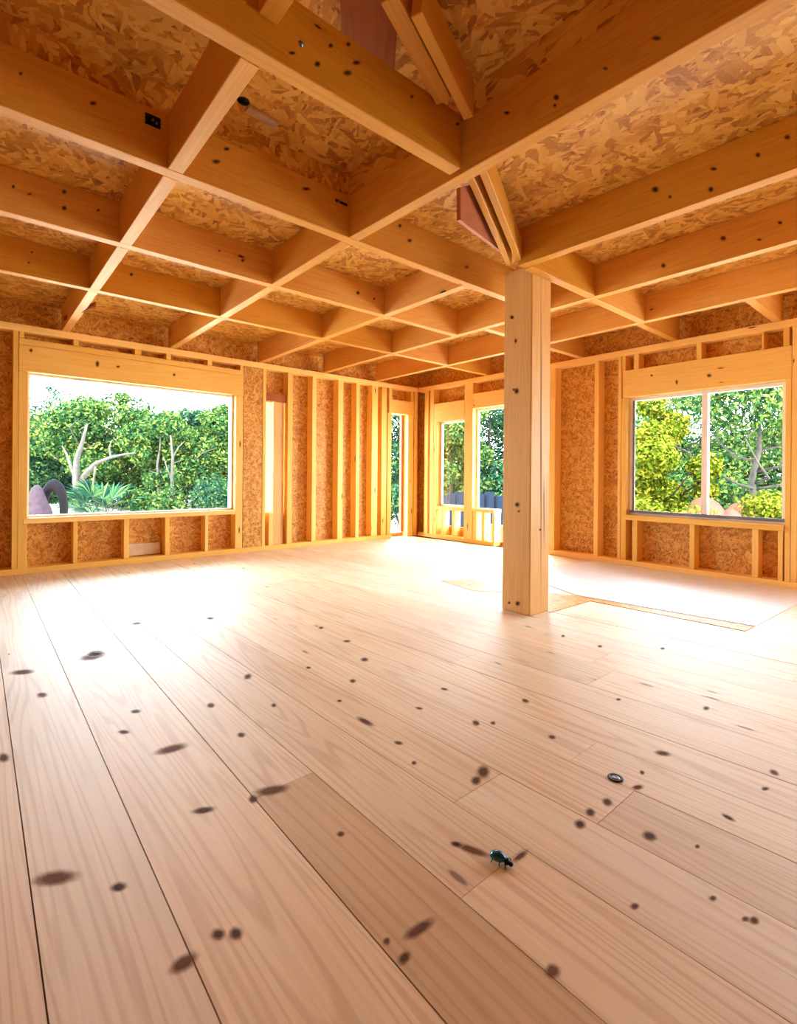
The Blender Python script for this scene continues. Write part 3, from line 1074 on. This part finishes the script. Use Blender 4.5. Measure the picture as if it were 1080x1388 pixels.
FP = lambda x, y: tuple(at_z(x, y, 0)[:2])
poly_slab('subfloor_strip', [FP(744, 831), FP(800, 815), FP(1010, 856), FP(1022, 850), FP(780, 808), FP(744, 804)], .0008, .004, OSBW,
          label='exposed strip of strand board in the floor, right of the post foot', cat='floor strip')
poly_slab('plywood_sheet', [FP(781, 807.5), FP(1023, 849.5), FP(1081, 819), (XB - .02, .98), (XB - .02, 3.0), (4.2, 3.0)], .0008, .007, PLY,
          label='pale plywood sheet lying on the floor below the two-pane window', cat='plywood sheet')
poly_slab('subfloor_patch', [FP(596, 787), FP(640, 786), FP(680, 797), FP(680, 803), FP(640, 801)], .0008, .0025, OSBW,
          label='small tan strand board patch in the floor, left of the post foot', cat='floor patch')


def lathe(bm, prof, n=24, c=(0, 0, 0), axis='z', sx=1, sy=1):
    rings = []
    for r, h in prof:
        ring = []
        for k in range(n):
            t = 2 * math.pi * k / n
            p = (r * math.cos(t) * sx, r * math.sin(t) * sy, h)
            if axis == 'y':
                p = (p[0], p[2], p[1])
            ring.append(bm.verts.new((p[0] + c[0], p[1] + c[1], p[2] + c[2])))
        rings.append(ring)
    for a, b in zip(rings, rings[1:]):
        for k in range(n):
            bm.faces.new((a[k], a[(k + 1) % n], b[(k + 1) % n], b[k]))
    bm.faces.new(rings[0])
    bm.faces.new(rings[-1])


def finish(bm, name, mat, parent=None, loc=None, smooth=True):
    bmesh.ops.recalc_face_normals(bm, faces=bm.faces[:])
    if smooth:
        for f in bm.faces:
            f.smooth = True
    me = bpy.data.meshes.new(name)
    bm.to_mesh(me)
    bm.free()
    return link(name, me, mat, parent, loc)


def tube(bm, pts, radii, n=8):
    rings = []
    for i, p in enumerate(pts):
        p = Vector(p)
        d = Vector(pts[min(i + 1, len(pts) - 1)]) - Vector(pts[max(i - 1, 0)])
        d.normalize()
        a = d.cross(Vector((0, 0, 1)) if abs(d.z) < .9 else Vector((1, 0, 0))).normalized()
        b = d.cross(a)
        rings.append([bm.verts.new(p + (a * math.cos(2 * math.pi * k / n) + b * math.sin(2 * math.pi * k / n)) * radii[i]) for k in range(n)])
    for a, b in zip(rings, rings[1:]):
        for k in range(n):
            bm.faces.new((a[k], a[(k + 1) % n], b[(k + 1) % n], b[k]))
    bm.faces.new(rings[0])
    bm.faces.new(rings[-1])


# shiny beetle on the boards
bc = at_z(678, 1168, 0)
head_dir = at_z(697, 1176, 0) - at_z(664, 1160, 0)
BT = empty('beetle', (bc[0], bc[1], 0.0006), 'shiny blue-black beetle sitting on the floorboards beside a long split', 'beetle')
BT.rotation_euler = (0, 0, math.atan2(head_dir[1], head_dir[0]))
bm = bmesh.new()
bmesh.ops.create_uvsphere(bm, u_segments=24, v_segments=14, radius=1)
for v in bm.verts:
    x = v.co.x
    v.co = Vector((x * .022 - .006, v.co.y * .0165 * (1 - .12 * x), .0105 + v.co.z * (.012 if v.co.z > 0 else .008)))
finish(bm, 'shell', BLUES, BT)
bm = bmesh.new()
bmesh.ops.create_uvsphere(bm, u_segments=18, v_segments=10, radius=1)
for v in bm.verts:
    v.co = Vector((v.co.x * .008 + .0185, v.co.y * .0105, .0085 + v.co.z * .007))
finish(bm, 'thorax', BLACK, BT)
bm = bmesh.new()
bmesh.ops.create_uvsphere(bm, u_segments=14, v_segments=8, radius=1)
for v in bm.verts:
    v.co = Vector((v.co.x * .006 + .029, v.co.y * .007, .0065 + v.co.z * .005))
finish(bm, 'head', BLACK, BT)
for sx_, sp in ((.016, .012), (.004, .0), (-.012, -.012)):
    for sgn in (-1, 1):
        bm = bmesh.new()
        tube(bm, [(sx_, sgn * .008, .007), (sx_ + sp * .3, sgn * .0145, .008), (sx_ + sp * .5, sgn * .018, .0012)], [.0018, .0016, .0012], 6)
        finish(bm, 'leg', BLACK, BT)

# flat metal disc let into the floor
dc = at_z(834, 1055, 0)
dd = empty('metal_disc', (dc[0], dc[1], .0007), 'flat grey-blue metal disc with a dark ring, lying in the floorboards', 'metal disc')
bm = bmesh.new()
lathe(bm, [(.024, 0), (.025, .001), (.024, .003), (.016, .003), (.015, .0018)], 28)
finish(bm, 'rim', BLACK, dd)
bm = bmesh.new()
lathe(bm, [(.0145, 0), (.0145, .0022), (.006, .0036), (.003, .0026)], 20)
finish(bm, 'centre', STEEL, dd)

# black bracket on the beam
kc = at_y(207, 165, YB1)
br = empty('metal_bracket', (kc[0], YB1, kc[2]), 'small black metal bracket screwed to the side of the long beam', 'bracket')
multi_box('plate', [((-.033, .033), (-.006, -.0005), (-.022, .026))], BLACK, 0, None, br)
multi_box('lug', [((-.03, -.008), (-.016, -.0065), (-.016, .02)), ], BLACK, 0, None, br)
for bx, bz in ((-.002, .004), (.014, -.006)):
    bm = bmesh.new()
    lathe(bm, [(.006, 0), (.006, -.005), (.003, -.007)], 10, (bx, -.0065, bz), 'y')
    finish(bm, 'screw', STEEL, br)
# bolts and a dark clip on the beam sides
kc = at_y(408, 60, YB0)
bt = empty('bolt', (kc[0], YB0, kc[2]), 'dark round bolt head in the nearest overhead beam near the top edge', 'bolt')
bm = bmesh.new(); lathe(bm, [(.011, -.0003), (.011, -.003), (.006, -.003), (.006, -.008)], 14, (0, 0, 0), 'y'); finish(bm, 'washer', STEEL, bt)
kc = at_y(463, 275, YB1)
cl = empty('metal_clip', (kc[0], YB1, kc[2]), 'thin dark metal clip on the long beam where the third block meets it', 'clip')
multi_box('clip_plate', [((-.045, .04), (-.004, -.0005), (-.008, .006))], BLACK, 0, None, cl)
bm = bmesh.new(); lathe(bm, [(.011, -.0045), (.011, -.009), (.004, -.011)], 12, (-.025, 0, 0), 'y'); finish(bm, 'screw', STEEL, cl)
# scrap of board under the raised deck
sc = at_z(357, 158, RB - .012)
stick('wood_scrap', (sc[0] - .09, sc[1], RB - .012), (sc[0] + .08, sc[1] + .015, RB - .012), .05, .02, plain('weathered_wood', srgb(190, 160, 130), .8, var=.2), label='weathered scrap of wood fixed under the strand board ceiling beside a dark hole', cat='wood scrap')
sc = at_z(330, 138, RB - .004)
bm = bmesh.new()
lathe(bm, [(.028, 0), (.03, .003)], 14)
tag(finish(bm, 'dark_hole', BLACK, None, (sc[0], sc[1], RB - .0045)), 'dark ragged hole in the strand board ceiling beside the wood scrap', 'hole')
# thin diagonal strap on the leftmost block by the wall
a = at_z(92, 425, HT + .02); b = at_z(140, 392, HT - .002)
stick('bent_strap', (XM - .012, 5.85, 2.50), (XM + .10, 4.9, 2.425), .006, .045, DARKW, label='thin brown strap slung diagonally under the leftmost block near the wall', cat='strap')
# pale patch of wrap in the bay below the window
xa1_, xa2_ = xa(177), xa(222)
lumber('wrap_scrap', (xa1_, xa2_), (YA + .11, YA + .135), (.07, .20), plain('pale_wrap', srgb(214, 190, 160), .6, var=.15), 0, label='pale scrap of wrap tucked between cripple studs below the big window', cat='wrap scrap')

# ------------------------------------------------------------------ outdoors
GZ = -0.45
bm = bmesh.new()
rg = random.Random(3)
n = 40
gv = [[None] * (n + 1) for _ in range(n + 1)]
for i in range(n + 1):
    for j in range(n + 1):
        x = -70 + 140 * i / n
        y = -70 + 140 * j / n
        gv[i][j] = bm.verts.new((x, y, GZ + rg.uniform(-.06, .06)))
for i in range(n):
    for j in range(n):
        bm.faces.new((gv[i][j], gv[i + 1][j], gv[i + 1][j + 1], gv[i][j + 1]))
finish(bm, 'ground', SAND)['kind'] = 'structure'


def crown_mesh(blobs, count, leaf, seed):
    r = random.Random(seed)
    vs, fs = [], []
    tot = sum(b[3] ** 2 for b in blobs)
    for bx, by, bz, br_ in blobs:
        k = int(count * br_ ** 2 / tot)
        for _ in range(k):
            d = Vector((r.gauss(0, 1), r.gauss(0, 1), r.gauss(0, 1)))
            d.normalize()
            rad = br_ * (r.uniform(.45, 1.0) ** .6) * r.uniform(.85, 1.12)
            p = Vector((bx, by, bz)) + Vector((d.x * rad, d.y * rad, d.z * rad * .8))
            nrm = (d + Vector((r.gauss(0, .6), r.gauss(0, .6), r.gauss(0, .6) + .3))).normalized()
            a = nrm.orthogonal().normalized()
            a.rotate(Matrix.Rotation(r.uniform(0, 6.28), 3, nrm))
            b = nrm.cross(a)
            s = leaf * r.uniform(.6, 1.35)
            o = len(vs)
            droop = nrm * (-.25 * s)
            vs += [p - a * s, p - b * s * .5, p + a * s + droop, p + b * s * .5]
            fs.append((o, o + 1, o + 2, o + 3))
    me = bpy.data.meshes.new('crown')
    me.from_pydata([tuple(v) for v in vs], [], fs)
    return me


def tree(px, dist, top_py, width, label, leaf, seed, bark=BARK, base=.25, lean=0.0, count=15000, lsize=.07, group='trees beyond the house', name='tree', branches=4):
    """px = where it stands in the photograph, dist in metres, top_py = where its top reaches"""
    r = random.Random(seed)
    p = at_d(px, 643, dist)
    top = at_d(px, top_py, dist)[2]
    h = top - GZ
    root = empty(name, (p[0], p[1], GZ), label, 'tree', group)
    bm = bmesh.new()
    pts = [(lean * t * t * h * .5 + r.uniform(-.05, .05), r.uniform(-.08, .08), h * .78 * t) for t in (0, .2, .4, .6, .8, 1)]
    pts[0] = (0, 0, -.05)
    tube(bm, pts, [.022 * h * (1 - .75 * t) for t in (0, .2, .4, .6, .8, 1)], 8)
    finish(bm, 'trunk', bark, root)
    for k in range(branches):
        t0 = r.uniform(.3, .7)
        z0 = h * .78 * t0
        x0_ = lean * t0 * t0 * h * .5
        an = r.uniform(0, 6.28)
        L = width * r.uniform(.3, .5)
        q = [(x0_, 0, z0), (x0_ + math.cos(an) * L * .5, math.sin(an) * L * .5, z0 + L * .25), (x0_ + math.cos(an) * L, math.sin(an) * L, z0 + L * .6)]
        q.insert(1, (x0_ + math.cos(an + .5) * L * .25, math.sin(an + .5) * L * .25, z0 + L * .06))
        q.insert(3, (x0_ + math.cos(an - .15) * L * .78, math.sin(an - .15) * L * .78, z0 + L * .5))
        bm = bmesh.new()
        tube(bm, q, [.008 * h, .006 * h, .005 * h, .0035 * h, .0015 * h], 6)
        finish(bm, 'branch', bark, root)
    blobs = []
    nb = 17
    for k in range(nb):
        t = base + (1 - base) * (k + .5) / nb
        prof = math.sin(math.pi * min(1, (t - base) / (1 - base) * .85 + .15)) ** .6
        an = r.uniform(0, 6.28)
        rr = width * .5 * prof * r.uniform(.2, .75)
        br_ = width * .5 * r.uniform(.20, .46) * (prof * .7 + .3)
        zz = min(t * h, h - br_ * .8)
        blobs.append((lean * t * t * h * .5 + math.cos(an) * rr, math.sin(an) * rr, zz, br_))
    cm = crown_mesh(blobs, count, lsize, seed + 100)
    link('crown', cm, leaf, root)
    return root


# behind the big plain window
G = 'trees beyond the big window'
tree(20, 19, 560, 5, 'dark green tree at the left edge of the big window view', LEAF_D, 1, group=G)
tree(75, 24, 520, 3.2, 'thin pale-topped tree rising highest at the left in the big window', LEAF_D, 2, group=G, base=.35, count=5000, lsize=.06)
tree(112, 19, 538, 5.6, 'broad leafy tree left of the middle in the big window', LEAF_M, 3, BARKP, base=.42, lean=.05, group=G, branches=6)
tree(165, 21, 530, 6.2, 'tall bushy tree in the middle of the big window', LEAF_M, 4, group=G, base=.3)
tree(215, 18, 556, 4.4, 'lighter leafy tree right of the middle in the big window', LEAF_M, 5, BARKP, group=G, base=.3)
tree(262, 21, 552, 5.0, 'dark round tree in the right half of the big window', LEAF_D, 6, group=G)
tree(305, 20, 548, 4.4, 'yellow-green tree at the right edge of the big window view', LEAF_M, 7, group=G)
tree(90, 27, 575, 8, 'dense dark thicket tree filling the gap behind the forked trunk', LEAF_D, 8, group=G, base=.05)
tree(190, 27, 575, 9, 'dense dark thicket tree behind the slim straight trunk', LEAF_D, 9, group=G, base=.05)
tree(280, 27, 575, 8, 'dense dark thicket tree behind the right half of the big window', LEAF_D, 10, group=G, base=.05)
tree(0, 26, 580, 8, 'dense dark thicket tree behind the left edge of the big window', LEAF_D, 11, group=G, base=.05)
# behind the corner openings
G = 'trees beyond the corner openings'
tree(541, 20, 540, 5, 'leafy tree seen through the corner doorway', LEAF_D, 12, group=G, base=.15)
tree(572, 26, 560, 7, 'background tree between the doorway and the first tall window', LEAF_D, 13, group=G, base=.1)
tree(612, 18, 545, 4.6, 'bushy tree seen through the first tall corner window', LEAF_M, 14, group=G, base=.15)
tree(664, 19, 530, 5.4, 'deep green tree seen through the second tall corner window', LEAF_D, 15, group=G, base=.15)
tree(715, 22, 540, 6.5, 'tree partly hidden behind the post', LEAF_D, 16, group=G, base=.15)
# behind the two-pane window
G = 'trees beyond the two-pane window'
tree(888, 11.5, 538, 2.9, 'bright yellow-green tree filling the left pane of the two-pane window', LEAF_Y, 17, group=G, base=.12, lsize=.055, count=17000)
tree(905, 17, 505, 6.5, 'tall loose tree behind the yellow-green one in the left pane', LEAF_M, 18, group=G, base=.2, count=13000, lsize=.065)
tree(1024, 11.5, 470, 5.0, 'tall tree with a slender leaning trunk in the right pane of the two-pane window', LEAF_M, 19, BARKP, base=.55, lean=.06, group=G, lsize=.055, count=10000, branches=6)
tree(985, 19, 580, 7, 'rounded green tree low in the middle of the two-pane window', LEAF_M, 20, group=G, base=.08)
tree(1075, 17, 560, 6.5, 'green tree low at the right edge of the two-pane window', LEAF_M, 21, group=G, base=.08)
tree(925, 24, 590, 8, 'dark far tree behind the mullion of the two-pane window', LEAF_D, 22, group=G, base=.05)


def bush(px, py, dist, wdt, hgt, label, leaf, seed, fronds=False):
    r = random.Random(seed)
    p = at_d(px, 643, dist)
    root = empty('shrub', (p[0], p[1], GZ), label, 'shrub')
    if fronds:
        vs, fs = [], []
        bm = bmesh.new()
        for k in range(16):
            an = r.uniform(0, 6.28)
            el = r.uniform(.35, 1.2)
            d = Vector((math.cos(an) * math.cos(el), math.sin(an) * math.cos(el), math.sin(el)))
            st = d * hgt * .55
            tube(bm, [(0, 0, 0), tuple(st)], [.02, .012], 5)
            s = d.cross(Vector((0, 0, 1))).normalized()
            for q in range(-6, 7):
                t = q / 6 * 1.25
                e = (d * math.cos(t) + s * math.sin(t)) * hgt * .55
                tip = st + e + Vector((0, 0, -.12 * hgt))
                wv = e.cross(d.cross(s)).normalized() * .035
                o = len(vs)
                vs += [tuple(st), tuple(st + e * .5 + wv), tuple(tip), tuple(st + e * .5 - wv)]
                fs.append((o, o + 1, o + 2, o + 3))
        finish(bm, 'stem', BARK, root)
        me = bpy.data.meshes.new('fronds')
        me.from_pydata(vs, [], fs)
        link('fronds', me, leaf, root)
    else:
        bm = bmesh.new()
        for k in range(4):
            an = k * 1.6
            tube(bm, [(0, 0, -.03), (math.cos(an) * wdt * .15, math.sin(an) * wdt * .15, hgt * .5)], [.03, .015], 5)
        finish(bm, 'stem', BARK, root)
        blobs = [(r.uniform(-.3, .3) * wdt, r.uniform(-.3, .3) * wdt, hgt * r.uniform(.3, .75), wdt * r.uniform(.2, .32)) for _ in range(7)]
        link('crown', crown_mesh(blobs, 3000, .05, seed), leaf, root)
    return root


bush(141, 683, 14, 1.8, 1.5, 'fan-leaved palmetto at the foot of the trees in the big window', LEAF_D, 31, True)
bush(215, 690, 15, 1.6, 1.0, 'small bright shrub at the foot of the trees, middle of the big window', LEAF_M, 32)
bush(285, 690, 15, 2.2, 1.3, 'low dark shrub at the bottom right of the big window', LEAF_D, 33)
bush(1050, 690, 10.5, 1.8, 1.1, 'pale yellow shrub at the bottom right of the two-pane window', LEAF_Y, 34)
bush(880, 690, 9.5, 2.0, 1.0, 'low yellow shrub at the bottom left of the two-pane window', LEAF_Y, 35)
bush(543, 672, 14, 2.0, 1.2, 'blue-green shrub seen low through the corner doorway', LEAF_D, 36)


def bare_tree(paths, dist, label, mat, seed):
    """a leafless stem and its limbs; each path is a list of (px, py, radius), standing dist away with some depth of its own"""
    r = random.Random(seed)
    b = at_d(paths[0][0][0], 643, dist)
    root = empty('bare_tree', (b[0], b[1], GZ), label, 'tree')
    start = {}
    for i, path in enumerate(paths):
        dd = start.get(path[0][:2], 0.0)
        step = r.uniform(-.25, .25)
        pts, rad = [], []
        for k, (px, py, rr) in enumerate(path):
            off = dd + step * k
            start.setdefault((px, py), off)
            p = at_d(px, py, dist + off) - np.array([b[0], b[1], GZ])
            if i == 0 and k == 0:
                p[2] = -.05
            pts.append(tuple(p))
            rad.append(rr)
        bm = bmesh.new()
        tube(bm, pts, rad, 8)
        finish(bm, 'trunk' if i == 0 else 'branch', mat, root)


bare_tree([[(108, 712, .13), (106, 680, .11), (103, 650, .10), (104, 622, .08), (112, 598, .05), (118, 575, .03)],
           [(103, 650, .06), (96, 632, .045), (90, 615, .03), (84, 604, .015)],
           [(104, 660, .09), (118, 640, .08), (130, 628, .06), (150, 620, .045), (168, 616, .03), (184, 614, .015)],
           [(150, 620, .03), (148, 606, .02), (152, 596, .01)],
           [(130, 628, .03), (126, 660, .025), (127, 676, .015)]], 15.5, 'pale bare forked tree with a long limb reaching right in the big window', BARKP, 71)
bare_tree([[(234, 712, .06), (234, 680, .05), (233, 650, .045), (234, 620, .035), (231, 590, .02)],
           [(233, 650, .03), (226, 634, .02), (222, 620, .01)],
           [(234, 620, .025), (242, 606, .016), (250, 598, .008)]], 15.5, 'slim pale bare sapling right of the middle in the big window', BARKP, 72)


def undergrowth(pxs, dist, hgt, leaf, label, seed, count):
    r = random.Random(seed)
    blobs = []
    for px in pxs:
        p = at_d(px, 643, dist * r.uniform(.95, 1.1))
        for k in range(3):
            blobs.append((p[0] + r.uniform(-.5, .5), p[1] + r.uniform(-.5, .5), GZ + hgt * r.uniform(.25, .7), hgt * r.uniform(.35, .6)))
    o = link('undergrowth', crown_mesh(blobs, count, .08, seed), leaf)
    return tag(o, label, 'undergrowth', None, 'stuff')


undergrowth(range(10, 345, 17), 22, 1.9, LEAF_D, 'dark leafy undergrowth below the trees in the big window', 61, 26000)
undergrowth(range(525, 720, 18), 21, 1.7, LEAF_D, 'dark leafy undergrowth below the trees in the corner openings', 62, 14000)
undergrowth(range(850, 1090, 20), 15, 1.4, LEAF_M, 'green leafy undergrowth below the trees in the two-pane window', 63, 18000)


def rock(name, px, py, dist, s, mat, label, cat, seed, group=None, rest=True):
    r = random.Random(seed)
    p = at_d(px, py, dist)
    bm = bmesh.new()
    bmesh.ops.create_icosphere(bm, subdivisions=3, radius=1)
    ph = [r.uniform(0, 6.28) for _ in range(6)]
    for v in bm.verts:
        k = 1 + .13 * math.sin(v.co.x * 3 + ph[0]) + .1 * math.sin(v.co.y * 4 + ph[1]) + .08 * math.sin(v.co.z * 5 + ph[2])
        v.co = Vector((v.co.x * s[0] * k, v.co.y * s[1] * k, max(v.co.z, -.55) * s[2] * k))
    o = finish(bm, name, mat, None, (p[0], p[1], GZ + s[2] * .5))
    return tag(o, label, cat, group)


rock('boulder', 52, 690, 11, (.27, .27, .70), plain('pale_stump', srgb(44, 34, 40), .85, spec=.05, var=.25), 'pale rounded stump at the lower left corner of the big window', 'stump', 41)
pt = at_d(73, 690, 11.4)
bm = bmesh.new()
nr, ns = 26, 10
ringv = []
for i in range(nr):
    t = 2 * math.pi * i / nr
    row = []
    for j in range(ns):
        q = 2 * math.pi * j / ns
        rr = .42 + .12 * math.cos(q)
        row.append(bm.verts.new((rr * math.cos(t) * .55, .12 * math.sin(q), rr * math.sin(t) * 1.25)))
    ringv.append(row)
for i in range(nr):
    for j in range(ns):
        bm.faces.new((ringv[i][j], ringv[(i + 1) % nr][j], ringv[(i + 1) % nr][(j + 1) % ns], ringv[i][(j + 1) % ns]))
ty = finish(bm, 'root_arch', plain('dark_root', srgb(10, 8, 12), .8, spec=.05, var=.2), None, (pt[0], pt[1], GZ + .62))
ty.rotation_euler = (0, 0, YAW - math.pi / 2)
tag(ty, 'dark upright hoop of root beside the pale stump in the big window', 'root')
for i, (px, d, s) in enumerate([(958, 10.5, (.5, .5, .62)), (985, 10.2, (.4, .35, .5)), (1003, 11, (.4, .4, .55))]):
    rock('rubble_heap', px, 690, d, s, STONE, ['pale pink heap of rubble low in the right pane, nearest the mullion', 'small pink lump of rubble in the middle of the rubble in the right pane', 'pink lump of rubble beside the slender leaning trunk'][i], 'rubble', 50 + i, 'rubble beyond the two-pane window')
# grey blocks beyond the corner windows
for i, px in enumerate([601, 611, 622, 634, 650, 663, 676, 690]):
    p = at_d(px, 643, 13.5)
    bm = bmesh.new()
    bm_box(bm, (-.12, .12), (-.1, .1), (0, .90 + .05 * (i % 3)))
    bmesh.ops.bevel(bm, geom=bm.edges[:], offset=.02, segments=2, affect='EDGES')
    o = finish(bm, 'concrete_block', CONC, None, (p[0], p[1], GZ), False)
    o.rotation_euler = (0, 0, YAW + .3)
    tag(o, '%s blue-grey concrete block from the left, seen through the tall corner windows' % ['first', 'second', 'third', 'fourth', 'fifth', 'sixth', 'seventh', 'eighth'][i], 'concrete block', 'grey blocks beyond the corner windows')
# plain white board added outside so that the slit reads bright white
lumber('slit_backing_board', (2.7, 3.75), (6.75, 6.77), (GZ, 2.3), BACKING, 2, label='white board added outside to make the vertical slit read bright', cat='board')
# yellow plank outside the second corner window
p = at_d(676, 700, 8.6)
lumber('yellow_plank', (p[0] - .05, p[0] + .05), (p[1] - .9, p[1] + .5), (GZ - .03, GZ + .6), plain('yellow_paint', srgb(120, 100, 50), .6), 1, label='pale yellow board set on edge outside the broken sill, left of the post', cat='board')
